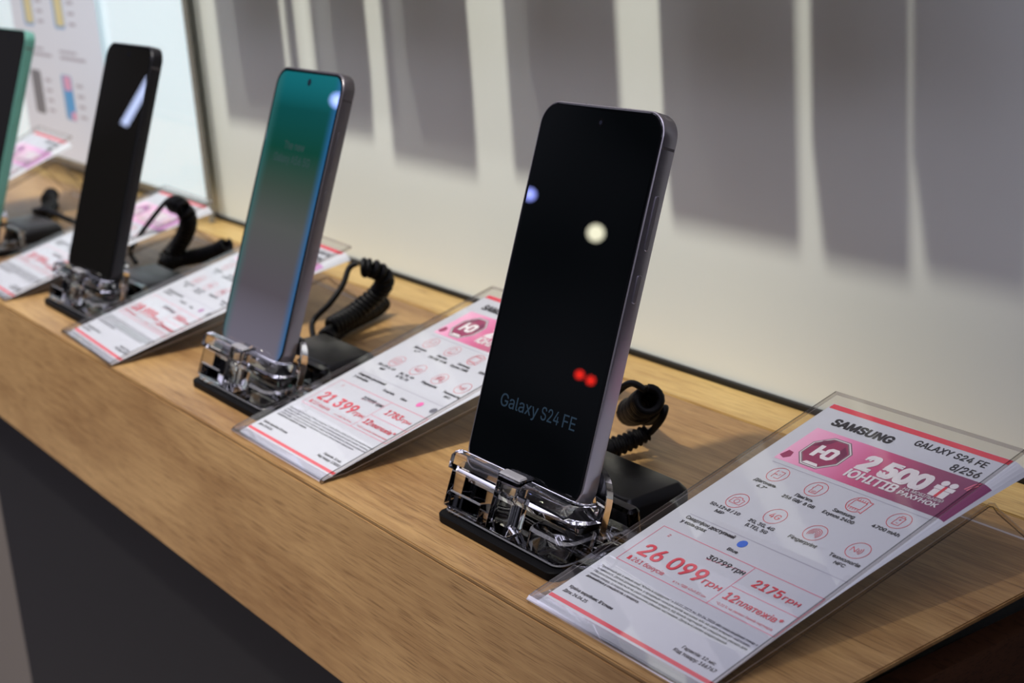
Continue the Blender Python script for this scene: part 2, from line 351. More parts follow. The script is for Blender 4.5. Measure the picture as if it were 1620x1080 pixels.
# ------------------------------------------------------------------ phones
LEAN = 0.368
def put_front(x, y, d): return (x, d, y)
def make_phone(name, label, x, y, z, lean, yaw, wd, ht, th, frame_m, screen_m, kind, group='smartphones on the counter'):
    t = thing(name, label, 'phone', W(x, y, z), (Matrix.Rotation(yaw, 3, 'Z') @ Matrix.Rotation(-lean, 3, 'X')).to_euler(), group)
    R = 10.2; ol = lambda e: rrect(wd - 2 * e, ht - 2 * e, R - e, 10, 0, ht / 2)
    bm = bmesh.new()
    slab(bm, ol, [(1.0, 0.35), (0.75, 0.0), (0.45, -0.02), (0.12, 0.3), (0.0, 0.8), (0.0, th - 0.8), (0.15, th - 0.25), (0.6, th), (3, th)], put_front)
    obj('frame', bm, frame_m, t, 25)
    bm = bmesh.new(); slab(bm, ol, [(1.05, 0.6), (0.85, 0.05), (1.1, -0.08), (1.4, -0.1)], put_front)
    gl = obj('screen_glass', bm, BLACK_GLASS, t, 20)
    bz = 2.3
    bm = bmesh.new(); pts = rrect(wd - 2 * bz, ht - 2 * bz, R - bz, 8, 0, ht / 2)
    quad(bm, pts, put_front, 0, -0.13)
    mats = [screen_m]
    if kind == 'name':
        mats.append(mat('screen_lettering', srgb(10, 14, 20), 0.03, emit=srgb(62, 84, 104), es=0.34))
        for wd_, x0, x1 in (('Galaxy', -23.2, 1.9), ('S24', 3.9, 15.4), ('FE', 17.8, 25.7)): letter(bm, wd_, x0, x1, 30.2, 5.4, put_front, 1, 0.006, 4, n=-0.16)
    if kind == 'lock':
        mats.append(mat('lock_lettering', srgb(20, 40, 40), 0.03, emit=srgb(120, 150, 150), es=0.14))
        letter(bm, 'The new', -12, 11, 114, 4.2, put_front, 1, 0.01, n=-0.16)
        letter(bm, 'Galaxy A56 5G', -21, 20, 106.5, 4.4, put_front, 1, 0.01, n=-0.16)
    obj('display', bm, mats, gl, 0, recalc=False)
    bm = bmesh.new(); disc(bm, 0.4, ht - 7.0, 1.9, put_front, 0, -0.19)
    disc(bm, 0.4, ht - 7.0, 0.9, put_front, 1, -0.21)
    obj('front_camera', bm, [mat('camera_ring', srgb(3, 3, 4), 0.15), mat('camera_lens', srgb(30, 32, 44), 0.05)], gl, 0)
    bm = bmesh.new(); slab(bm, lambda e: rrect(wd - 2.4 - 2 * e, ht - 2.4 - 2 * e, R - 1.2 - e, 8, 0, ht / 2), [(0, th - 0.05), (0.05, th + 0.12), (0.5, th + 0.2)], put_front)
    obj('back_panel', bm, frame_m, t, 30)
    for k in range(3):
        bm = bmesh.new(); slab(bm, lambda e: rrect(13 - 2 * e, 13 - 2 * e, 6.5 - e, 8, wd / 2 - 14, ht - 14 - 17 * k), [(0, th + 0.1), (0, th + 1.6), (0.5, th + 2)], put_front)
        obj('rear_camera', bm, BLACK_GLASS, t, 30)
    for nm, z0, z1 in (('volume_button', 106, 128), ('power_button', 85, 96.5)):
        bm = bmesh.new(); slab(bm, lambda e: rrect(2.3 - 2 * e, (z1 - z0) - 2 * e, 1.15 - e, 5, th / 2, (z0 + z1) / 2), [(0, wd / 2 - 0.1), (0, wd / 2 + 0.35), (0.25, wd / 2 + 0.5)], lambda a, b_, d: (d, a, b_))
        obj(nm, bm, frame_m, t, 25)
    for q in ((wd / 2 - 0.2, wd / 2 + 0.02, 0.7, th - 0.7, ht - 14.2, ht - 13.1), (-12, -11.2, 0.3, th - 0.6, ht - 0.2, ht + 0.02), (-wd / 2 - 0.02, -wd / 2 + 0.2, 0.4, th - 0.7, ht - 14.2, ht - 13.3)):
        bm = bmesh.new(); box(bm, *q); obj('antenna_line', bm, ANTENNA, t, 0)
    return t

ANTENNA = mat('antenna_grey', srgb(84, 80, 80), 0.5)
def lock_screen():
    m = mat('lock_screen_and_reflection', srgb(6, 8, 9), 0.006); N, L, b = nodes(m)
    t = N.new('ShaderNodeTexCoord'); s = N.new('ShaderNodeSeparateXYZ'); L.new(t.outputs['Object'], s.inputs[0])
    def mr(out, a, c):
        n = N.new('ShaderNodeMapRange'); n.inputs['From Min'].default_value = a * MM; n.inputs['From Max'].default_value = c * MM; n.interpolation_type = 'SMOOTHSTEP'; L.new(out, n.inputs[0]); return n.outputs[0]
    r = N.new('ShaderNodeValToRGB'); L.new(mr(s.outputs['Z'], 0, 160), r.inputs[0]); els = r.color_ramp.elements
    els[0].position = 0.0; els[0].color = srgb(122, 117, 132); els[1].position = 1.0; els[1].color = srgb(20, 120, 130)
    for p, c in ((0.13, srgb(96, 89, 97)), (0.42, srgb(93, 95, 93)), (0.62, srgb(66, 82, 73)), (0.8, srgb(10, 74, 60)), (0.94, srgb(8, 84, 84))): q = els.new(p); q.color = c  # grey lower stops paint the shop's reflection into the screen glow
    nz = N.new('ShaderNodeTexNoise'); nz.inputs['Scale'].default_value = 22; nz.inputs['Detail'].default_value = 1; L.new(t.outputs['Object'], nz.inputs['Vector'])
    def mix(a, bcol, fac):
        x = N.new('ShaderNodeMix'); x.data_type = 'RGBA'; L.new(fac, x.inputs['Factor']); L.new(a, x.inputs['A']); x.inputs['B'].default_value = bcol; return x.outputs['Result']
    side = mr(s.outputs['X'], 27, 38); lft = mr(s.outputs['X'], -25, -42)
    c = mix(r.outputs[0], srgb(46, 112, 168), side); c = mix(c, srgb(58, 118, 118), lft)
    L.new(c, b.inputs['Emission Color']); b.inputs['Emission Strength'].default_value = 0.75
    return m
SILVER = mat('silver_aluminium', srgb(176, 172, 178), 0.3, metal=0.9)
GRAPH = mat('grey_aluminium', srgb(122, 118, 122), 0.34, metal=0.85)
DARKM = mat('black_aluminium', srgb(34, 34, 37), 0.35, metal=0.5)
MINT = mat('mint_green_frame', srgb(98, 156, 142), 0.35, metal=0.25)
OFF = mat('switched_off_display', srgb(6, 8, 10), 0.004)
OFF2 = mat('switched_off_dark_display', srgb(20, 19, 18), 0.006)
make_phone('smartphone', 'silver framed phone with a black screen and faint lettering, beside the 26 099 card', 6.1, 38.0, 21.0, 0.367, 0.0548, 76.4, 160.1, 7.9, SILVER, OFF, 'name')
make_phone('smartphone', 'grey framed phone with a glowing teal lock screen, grey reflection painted below', -254.3, 40.0, 21.4, 0.370, 0.0120, 75.6, 158.2, 7.3, GRAPH, lock_screen(), 'lock')
make_phone('smartphone', 'all black phone with dark glossy screen, standing by the white poster board', -503.8, 39.6, 22.0, 0.346, 0.0320, 75.8, 158.4, 7.7, DARKM, OFF2, 'off')
make_phone('smartphone', 'mint green edged phone cut off by the left border of the view', -764, 39.5, 21.5, 0.355, 0.03, 76, 159, 8.0, MINT, OFF2, 'off')

# ------------------------------------------------------------------ clear phone stands
def make_stand(label, x):
    t = thing('phone_stand', label, 'phone stand', W(x, 60, 0), group='clear phone stands')
    Y = lambda y: y - 60
    bm = bmesh.new()
    slab(bm, lambda e: rrect(86 - 2 * e, 82 - 2 * e, 5 - e, 6, 0, Y(61)), [(0.4, 0.0), (0, 0.5), (0, 3.6), (0.5, 4.1)], lambda a, b_, d: (a, b_, d))
    obj('base_pad', bm, BLACK_RUB, t)
    K = 0.42
    lean = lambda p: (p[0], p[1] + K * (p[2] - 4.3), p[2])
    def bar(bm, outline, prof, fn=None):
        loft(bm, [[(px, py, z) for px, py in outline(e_)] for e_, z in prof], fn=fn)
    def shell(x0, x1, y0, y1, z0, z1, r=1.2, fn=lean, rim=0.6):
        b_ = bmesh.new(); o_ = lambda e_: rrect(x1 - x0 - 2 * e_, y1 - y0 - 2 * e_, max(r - e_, 0.1), 5, (x0 + x1) / 2, Y((y0 + y1) / 2))
        loft(b_, [[(px, py, z) for px, py in o_(e_)] for e_, z in ((0.3, z0), (0, z0 + 0.3), (0, z1 - rim), (rim, z1))], fn=fn, row_mi=[1, 0, 1]); return b_
    def solid(x0, x1, y0, y1, z0, z1, r=1.2):
        b_ = bmesh.new(); bar(b_, lambda e_: rrect(x1 - x0 - 2 * e_, y1 - y0 - 2 * e_, r - e_, 4, (x0 + x1) / 2, Y((y0 + y1) / 2)), [(0.5, z0), (0, z0 + 0.5), (0, z1 - 0.7), (0.7, z1)], lean); return b_
    SH = [SHELL, RIM_HIGHLIGHT]
    obj('foot_plate', shell(-42.2, 42.2, 23.4, 70, 4.15, 5.6, 5, None, 0.5), SH, t)
    obj('front_block', shell(-44.4, -14.5, 24.4, 33, 5.7, 20.3), SH, t); obj('front_window', shell(-40.2, -17, 23.2, 24.2, 6.2, 13.2, 0.5), SH, t)
    obj('corner_block', shell(13.5, 42, 24.4, 43, 5.7, 13.2, 6.5, rim=1.0), SH, t); obj('side_step', shell(28, 42, 43.2, 58, 5.7, 11.0, 2), SH, t)
    obj('front_rib', solid(-10.5, 4.8, 23.2, 32, 5.8, 27.4), GLASS, t)
    # lip: two bars, the right one turning back around the phone
    full = [(-47, 0), (33, 0), (38.5, 0.9), (42.8, 3.2), (45.6, 6.8), (46.6, 11), (42.8, 11), (41.8, 8.4), (39.6, 6.3), (36.2, 5.0), (32, 4.6), (-47, 4.6)]
    for x0, x1 in ((-46.6, -11), (5.3, None)):
        pts = [(x0, 0)] + ([(x1, 0), (x1, 4.6)] if x1 else full[1:-1]) + [(x0, 4.6)]
        mx = sum(p_[0] for p_ in pts) / len(pts)
        def ring_(z, e_): return [(mx + (px - mx) * (1 - e_ / 24), 3 + (py - 3) * (1 - e_ / 5) + Y(24.2), z) for px, py in pts]
        bm = bmesh.new(); loft(bm, [ring_(20.4, 0), ring_(25.6, 0), ring_(27, 1.3)], fn=lean); obj('front_lip', bm, GLASS, t, 40)
    bm = bmesh.new(); bar(bm, lambda e_: rrect(15 - 2 * e_, 4.4 - 2 * e_, 0.6, 3, -2.9, Y(25.6)), [(0.3, 27.45), (0, 27.6), (0.4, 28.2)], lean); obj('rib_highlight', bm, TOP_HIGHLIGHT, t)  # whitish cap paints the bevel's reflection on top of the rib
    bm = bmesh.new(); bar(bm, lambda e_: rrect(80 - 2 * e_, 12 - 2 * e_, 2 - e_, 4, 0, Y(41.5)), [(0.5, 14.2), (0, 14.8), (0, 17.2), (0.5, 17.8)]); obj('shelf', bm, GLASS, t)
    # back plate with round shoulders, leaning with the phone
    bm = bmesh.new()
    co, si = math.cos(LEAN), math.sin(LEAN)
    def bp(a, u, d): return (a, Y(38.6) + d * co + u * si, 20.5 + u * co - d * si)
    prof = [(0.6, 8.9), (0, 9.4), (0, 12.6), (0.6, 13.1)]
    def outline(e_):
        pts = [(40 - e_, -9.0 + e_)]
        pts += [(26 + (14 - e_) * math.cos(q), 6 + (14 - e_) * math.sin(q)) for q in [PI / 2 * i / 8 for i in range(9)]]
        return pts + [(-px, py) for px, py in pts[::-1]]
    loft(bm, [[bp(px, py, d) for px, py in outline(e_)] for e_, d in prof]); obj('back_plate', bm, GLASS, t, 40)
    bm = bmesh.new(); bar(bm, lambda e_: rrect(83 - 2 * e_, 6.4 - 2 * e_, 2.2 - e_, 5, 0, Y(63.2)), [(0.4, 4.3), (0, 4.8), (0, 16.5), (1.2, 18)]); obj('rear_block', bm, GLASS, t)
    bm = bmesh.new(); slab(bm, lambda e: rrect(62 - 2 * e, 34.5 - 2 * e, 4 - e * 0.5, 5, 0, Y(84)), [(0.3, 4.2), (0, 4.6), (0, 12.0), (0.4, 12.8), (2.6, 15.6), (3.2, 16)], lambda a, b_, d: (a, b_, d))
    obj('mount_box', bm, BLACK_SAT, t, 35)
    bm = bmesh.new(); slab(bm, lambda e: rrect(24 - 2 * e, 60 - 2 * e, 3 - e, 5, 0, 40), [(0, 8.6), (0, 10.5), (0.5, 11)], lambda a, b_, d: bp(a, b_ - 12, d + 4.6))
    return t
for lb, x in (('clear acrylic stand on black pad holding the silver framed black screen phone', 10), ('clear acrylic stand on black pad holding the phone with the lit teal screen', -250),
              ('clear acrylic stand on black pad holding the all black phone', -503), ('clear acrylic stand on black pad under the mint green edged phone', -762)):
    make_stand(lb, x)

# ------------------------------------------------------------------ security cables
def cable(label, base, coils, wires, relief):
    bx, by, bz = base
    t = thing('security_cable', label, 'cable', W(*base), group='coiled security cables')
    o = lambda P: [(a - bx, b_ - by, c_ - bz) for a, b_, c_ in P]
    for ctrl, R, r in coils:
        bm = bmesh.new(); tube(bm, helix(o(ctrl), R, r * 2.04), r, 8); obj('coil', bm, BLACK_CABLE, t, 60)
    for ctrl, r in wires:
        bm = bmesh.new(); tube(bm, smooth_path(o(ctrl)), r, 10); obj('cord', bm, BLACK_CABLE, t, 60)
    for ctrl, r0, r1 in relief:
        p = smooth_path(o(ctrl), 16); n = len(p)
        rad = [(r0 + (r1 - r0) * i / n) * (1 if (i % 4) < 2 or i < n * 0.4 else 0.82) for i in range(n)]
        bm = bmesh.new(); tube(bm, p, rad, 14); obj('strain_relief', bm, BLACK_CABLE, t, 30)
cable('black coil cable curled up behind the silver framed black screen phone', (-30, 104, 0),
      [([(-9, 121, 35), (-24, 129, 27), (-42, 139, 17), (-58, 148, 10)], 5.3, 1.9)],
      [([(-42, 139, 12), (-36, 142, 12), (-25, 141, 20), (-16, 135.5, 25.5), (-16, 133, 21), (-24, 133.5, 13), (-29, 134, 10)], 1.7),
       ([(-9, 119, 40), (-16, 117, 42), (-24, 116, 37), (-31, 114, 28), (-36, 110, 15), (-30, 104, 10)], 1.6)],
      [([(-36, 103, 6), (-34, 113, 6.4), (-31, 124, 8), (-28.5, 134, 10.6)], 6.0, 4.0)])
c2 = ([([(-296, 112, 13), (-303, 130, 15), (-304, 142, 20), (-300, 150, 27), (-295, 151, 35), (-296, 146, 41), (-301, 140, 43)], 4.4, 1.75),
       ([(-292, 106, 8), (-312, 128, 7), (-322, 146, 7), (-330, 162, 7.5), (-335, 170, 9)], 4.4, 1.75)],
      [([(-302, 137, 46), (-305, 133, 43), (-304, 127, 34), (-306, 118, 24), (-312, 109, 14), (-300, 102, 8)], 1.75)], [])
cable('black coil cable looped up behind the phone with the lit teal screen', (-290, 104, 0), *c2)
cable('black coil cable arched high behind the all black phone', (-556, 104, 0),
      [([(-562, 119, 10), (-560, 126, 16), (-548, 130, 28), (-535, 129, 41), (-533, 126, 49), (-541, 125, 52), (-549, 125, 51)], 4.8, 1.8),
       ([(-556, 112, 7), (-560, 128, 8), (-552, 140, 9.5), (-541, 149, 13), (-532, 155, 18.5)], 4.6, 1.8)],
      [([(-551, 124, 54), (-556, 123, 53), (-566, 117, 43), (-578, 108, 28), (-584, 101, 16), (-560, 95, 12)], 1.75)], [])
cable('black cable lying behind the mint green edged phone', (-815, 106, 0),
      [([(-812, 108, 8), (-850, 130, 8), (-885, 140, 8), (-905, 150, 9)], 5.2, 1.8)],
      [([(-800, 100, 17), (-780, 106, 18), (-752, 112, 14), (-738, 122, 8), (-716, 130, 5), (-700, 142, 4), (-690, 138, 4)], 2.2),
       ([(-716, 122, 5), (-700, 134, 6), (-690, 146, 7)], 4.2)], [])

# ------------------------------------------------------------------ price cards and their clear holders
TILT = 0.243
def card(label, x, y, z, yaw, tilt, P, detail=1):
    put0 = lambda a, b_, n: (a, b_, n)
    def put(a, b_, n):                       # the card's right edge sags between the two plastic sheets
        u = max(0.0, a - 92.4)
        return (a, b_, n - 0.12 * u * u)
    bm = bmesh.new()
    over = lambda b_: 0.2 + 5.8 * (max(0.0, b_ - 20) / 137) ** 1.3      # how far the right edge curls past the front sheet
    quad(bm, ((0, -4.2), (92.4, -4.2), (92.4, 157.6), (0, 157.6)), put, 0, 0)
    def curl(b0, b1, mi, n, part=1.0, rows=10):
        for i in range(rows):
            ba, bb = b0 + (b1 - b0) * i / rows, b0 + (b1 - b0) * (i + 1) / rows
            for j in range(5):
                ua, ub = j / 5 * part, (j + 1) / 5 * part
                quad(bm, ((92.4 + ua * over(ba), ba), (92.4 + ub * over(ba), ba), (92.4 + ub * over(bb), bb), (92.4 + ua * over(bb), bb)), put, mi, n)
    curl(-4.2, 157.6, 0, 0, rows=16); curl(114.2, 139.8, 6, 0.05, 0.75)
    M_ = dict(paper=0, white=1, red=2, pink=3, black=4, grey=5, banner=6, silver=7, plum=8, dplum=9, dot1=10, dot2=11)
    T = lambda s, x0, x1, yb, h, c='black', bold=0.012, n=0.16, sl=0.0, r=3: letter(bm, s, x0, x1, yb, h, put, M_[c], bold, r if detail else 1, sl, n)
    rect(bm, 0.6, 92.6, 154.2, 157.3, put, 2, 0.06)                      # red bars
    rect(bm, 0.3, 92.4, 1.2, 3.0, put, 2, 0.06)
    if P['logo']: T(P['logo'], 10.6, 42.8, 144.2, 4.6, 'black', 0.035)
    T(P['model'], 51.5, 86.3, 148.2, 3.6, 'black', 0.012); T(P['mem'], 75, 88.4, 141.2, 4.0, 'black', 0.012)
    # banner
    for lo, hi in ((7.8, 50), (50, 92.4)):
        rect(bm, lo, hi, 114.2, 139.8, put, 6, 0.05)
    quad(bm, ((8.4, 117), (11.5, 115.8), (13.6, 118), (12.6, 121), (9.6, 121.4)), put, 8, 0.09)
    def octa(cx, cy, r, mi, n): quad(bm, arc(cx, cy, r, 22.5, 382.5, 8)[:-1], put, mi, n)
    octa(24.8, 126.6, 11.6, 7, 0.08); octa(24.8, 126.6, 11.0, 1, 0.10); octa(24.8, 126.6, 10.5, 7, 0.12); octa(24.8, 126.6, 9.9, 8, 0.14)
    quad(bm, ((15.6, 128), (17.6, 133.6), (23, 136), (22, 133), (19, 130)), put, 9, 0.16); quad(bm, ((29, 134), (33.5, 130), (33.8, 124), (31, 126), (29, 131)), put, 9, 0.16)
    quad(bm, ((20.5, 117.3), (29, 117.3), (27.6, 119.0), (21.6, 119.0)), put, 1, 0.17)
    rect(bm, 19.4, 21.8, 122.6, 130.6, put, 1, 0.2); rect(bm, 21.6, 24.4, 125.6, 127.6, put, 1, 0.2)
    og = [(24.0, 124.2), (25.6, 122.6), (29.0, 122.6), (30.6, 124.2), (30.6, 129.0), (29.0, 130.6), (25.6, 130.6), (24.0, 129.0)]
    ig = [(26.2, 124.9), (26.5, 124.6), (28.1, 124.6), (28.4, 124.9), (28.4, 128.3), (28.1, 128.6), (26.5, 128.6), (26.2, 128.3)]
    for k in range(8): quad(bm, (og[k], og[(k + 1) % 8], ig[(k + 1) % 8], ig[k]), put, 1, 0.2)
    T('2 500', 42.2, 76.0, 124.6, 9.4, 'white', 0.055, 0.2); T('ЮНІТІВ', 42.0, 67.4, 118.2, 4.9, 'white', 0.03, 0.2)
    T('НА МОБІЛЬНИЙ', 69.2, 87.8, 121.8, 1.75, 'white', 0.012, 0.2); T('РАХУНОК', 68.9, 87.8, 118.6, 2.5, 'white', 0.03, 0.2)
    # gift
    rect(bm, 79, 86.4, 124.2, 128.6, put, 1, 0.18); rect(bm, 78.3, 87.1, 128.8, 131.2, put, 1, 0.18)
    disc(bm, 80.7, 133, 1.7, put, 1, 0.18); disc(bm, 84.7, 133, 1.7, put, 1, 0.18); rect(bm, 82.0, 83.4, 124.2, 131.2, put, 2, 0.22)
    stroke(bm, ((89.2, 133.5), (90.5, 137.5), (92.2, 139.0)), 0.7, put, 3, 0.2); stroke(bm, ((90.4, 133.2), (91.4, 136.0), (92.3, 137.4)), 0.7, put, 3, 0.2)
    # icon rows
    rect(bm, 9.4, 92, 111.7, 112.1, put, 5, 0.06); rect(bm, 8, 92, 67.5, 67.9, put, 5, 0.06)
    for cx in (18.9, 40, 82):
        ring(bm, cx, 105.6, 4.7, 0.28, put, 2, 0.12)
    for cx in (18.1, 39.3, 60.4, 81.8):
        ring(bm, cx, 83.9, 4.7, 0.28, put, 2, 0.12)
    stroke(bm, arc(61.6, 105.8, 4.7, 45, 315, 30) + [(66.3, 101.8), (66.3, 109.2), (64.9, 109.2)], 0.34, put, 2, 0.12)
    stroke(bm, ((58.6, 103.6), (64.4, 103.6), (64.4, 108), (58.6, 108)), 0.3, put, 2, 0.12, True)
    for k in range(5):
        xx = 59.1 + k * 1.2; stroke(bm, ((xx, 108), (xx, 109.2)), 0.26, put, 2, 0.12); stroke(bm, ((xx, 103.6), (xx, 102.4)), 0.26, put, 2, 0.12)
    stroke(bm, ((17.5, 107.8), (17, 107.8), (17, 103.4), (17.5, 103.4)), 0.26, put, 2, 0.12); stroke(bm, ((17, 105.6), (18.4, 105.6)), 0.26, put, 2, 0.12)
    stroke(bm, ((18.6, 107.9), (21, 107.9), (21, 103.2), (18.6, 103.2)), 0.26, put, 2, 0.12); T('6.7', 17.9, 20.2, 105.1, 1.0, 'red', 0.0)
    stroke(bm, ((38.4, 102.9), (41.8, 102.9), (41.8, 107.2), (40.9, 108.3), (38.4, 108.3), (38.4, 106.4), (37.9, 106.0), (38.4, 105.4)), 0.28, put, 2, 0.12, True); T('SD', 39.0, 41.2, 103.4, 1.1, 'red', 0.0)
    stroke(bm, ((80.4, 103), (83.6, 103), (83.6, 107.6), (80.4, 107.6)), 0.28, put, 2, 0.12, True); stroke(bm, ((81.2, 107.6), (81.2, 108.5), (82.8, 108.5), (82.8, 107.6)), 0.28, put, 2, 0.12)
    stroke(bm, ((81.5, 106.2), (82.5, 106.2)), 0.22, put, 2, 0.12); stroke(bm, ((82, 105.7), (82, 106.7)), 0.22, put, 2, 0.12); stroke(bm, ((81.5, 104.2), (82.5, 104.2)), 0.22, put, 2, 0.12)
    stroke(bm, ((15.2, 81.9), (21, 81.9), (21, 85.2), (19.6, 85.2), (19, 86.2), (17.2, 86.2), (16.6, 85.2), (15.2, 85.2)), 0.26, put, 2, 0.12, True); ring(bm, 18.1, 83.6, 1.2, 0.26, put, 2, 0.12, 18)
    T('4G', 36.7, 41.9, 82.4, 3.0, 'red', -0.012)
    for r_ in (0.7, 1.4, 2.1, 2.8): stroke(bm, arc(60.4, 83.4, r_, -40, 215, 16, r_ * 1.1), 0.26, put, 2, 0.12)
    stroke(bm, ((78.9, 82.6), (78.9, 85), (81.1, 82.6), (81.1, 85)), 0.3, put, 2, 0.12)
    for r_ in (1.2, 2.0, 2.8): stroke(bm, arc(80.9, 83.8, r_, -40, 40, 8), 0.28, put, 2, 0.12)
    B = 0.016
    T('Діагональ', 12.7, 25, 97.9, 1.75, 'black', B); T(P['inch'], 17.0, 22, 95.1, 1.6, 'black', B)
    T("Пам'ять", 35.6, 45.0, 97.9, 1.75, 'black', B); T(P['memory'], 31.4, 48.4, 95.0, 1.7, 'black', B)
    T(P['cpu1'], 55.6, 66.4, 97.9, 1.75, 'black', B); T(P['cpu2'], 53.0, 68.6, 95.0, 1.7, 'black', B)
    T(P['mah'], 75.4, 88.4, 97.6, 1.8, 'black', B)
    T(P['mp'], 9.6, 26.2, 76.6, 1.7, 'black', B); T('МР', 15.4, 20, 73.8, 1.6, 'black', B)
    T('2G, 3G, 4G', 32.0, 45.6, 76.2, 1.7, 'black', B); T('(LTE), 5G', 33.2, 44.6, 73.4, 1.7, 'black', B)
    T('Fingerprint', 53.2, 67.4, 76.5, 1.8, 'black', B); T('Технологія', 74.2, 89, 76.2, 1.75, 'black', B); T('NFC', 79.2, 84.4, 73.4, 1.6, 'black', B)
    T('Смартфон доступний', 8.4, 36, 64.6, 1.9, 'black', B); T('у кольорах', 8.6, 22.8, 61.8, 1.8, 'black', B)
    for s_, x0, x1, yb in P['cols']: T(s_, x0, x1, yb, 1.6, 'black', 0.006)
    disc(bm, P['d1'][0], P['d1'][1], 2.15, put, 10, 0.12)
    if P['d2']: disc(bm, P['d2'][0], P['d2'][1], 2.15, put, 11, 0.12)
    # price box
    L_ = 0.32
    for q in (((5.2, 56.3), (91.8, 56.3)), ((5.2, 31.5), (91.8, 31.5)), ((5.2, 31.5), (5.2, 56.3)), ((91.8, 31.5), (91.8, 56.3)), ((57, 56), (57, 31.5)), ((57.6, 43.6), (91.5, 43.6))):
        stroke(bm, q, L_, put, 3, 0.1)
    T('2', 11.6, 12.9, 52.2, 1.5, 'red', 0.0)
    T(P['price'], 9.6, 45.2, 38.0, 7.0, 'red', 0.022); T('грн', 46, 55.6, 38.8, 3.0, 'red', 0.012)
    T(P['old'], 36.2, 56.2, 50.3, 2.5, 'black', 0.012); stroke(bm, ((36.6, 50.0), (56, 52.4)), 0.2, put, 3, 0.2)
    disc(bm, 9.4, 35.3, 0.75, put, 2, 0.12); quad(bm, ((8.6, 33.6), (10.6, 33.6), (10.2, 35.0), (8.9, 35.0)), put, 2, 0.12)
    T(P['bonus'], 11.4, 29.8, 33.6, 2.3, 'red', 0.0); T(P['vat'], 36.4, 54.2, 33.2, 1.15, 'red', 0.0)
    T(P['pay'], 63.4, 77.6, 47.5, 4.0, 'red', 0.022); T('грн', 78.6, 87, 47.9, 2.5, 'red', 0.012)
    T('12', 59.6, 65.6, 36.8, 3.9, 'red', 0.024); T('платежів*', 66.4, 88.6, 37.0, 2.9, 'red', 0.012); T('*0,01% на умовах банків партнерів', 59.8, 88.6, 33.2, 1.2, 'red', 0.0)
    par = ['Пропозиція діє в межах акції "Юніти в подарунок" з 10.01.2025 по 30.04.2025 або поки акційний товар є', 'в наявності. Деталі дізнавайтесь у продавців-консультантів магазину або на сайті інтернет-магазину.',
           'Під розстрочкою мається на увазі отримання кредиту від банків партнерів на спеціальних умовах для', 'оплати товару, із подальшим погашенням рівними частинами. Детальні умови кредитування', 'дізнавайтеся у спеціалістів з продажу.']
    for i, (s_, x1) in enumerate(zip(par, (90.4, 88.6, 88.8, 80.4, 35.4))): T(s_, 4.0, x1, 24.6 - 1.85 * i, 1.12, 'black', 0.014, r=2)
    T(P['made'], 3.8, 29.6, 8.8, 1.5, 'black', 0.008); T(P['date'], 3.5, 17.6, 6.0, 1.5, 'black', 0.008)
    T('Гарантія: 12 міс', 68.8, 85.6, 9.0, 1.5, 'black', 0.008); T(P['code'], 67.0, 88.4, 6.4, 1.6, 'black', 0.008)
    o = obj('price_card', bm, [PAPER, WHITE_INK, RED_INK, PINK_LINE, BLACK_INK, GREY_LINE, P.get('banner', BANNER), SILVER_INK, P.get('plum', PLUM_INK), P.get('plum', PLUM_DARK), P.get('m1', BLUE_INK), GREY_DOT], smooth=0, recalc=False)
    o.location = W(x, y, z); o.rotation_euler = (Matrix.Rotation(yaw, 3, 'Z') @ Matrix.Rotation(tilt, 3, 'X')).to_euler()
    return tag(o, label, 'price card', 'price cards in clear holders')
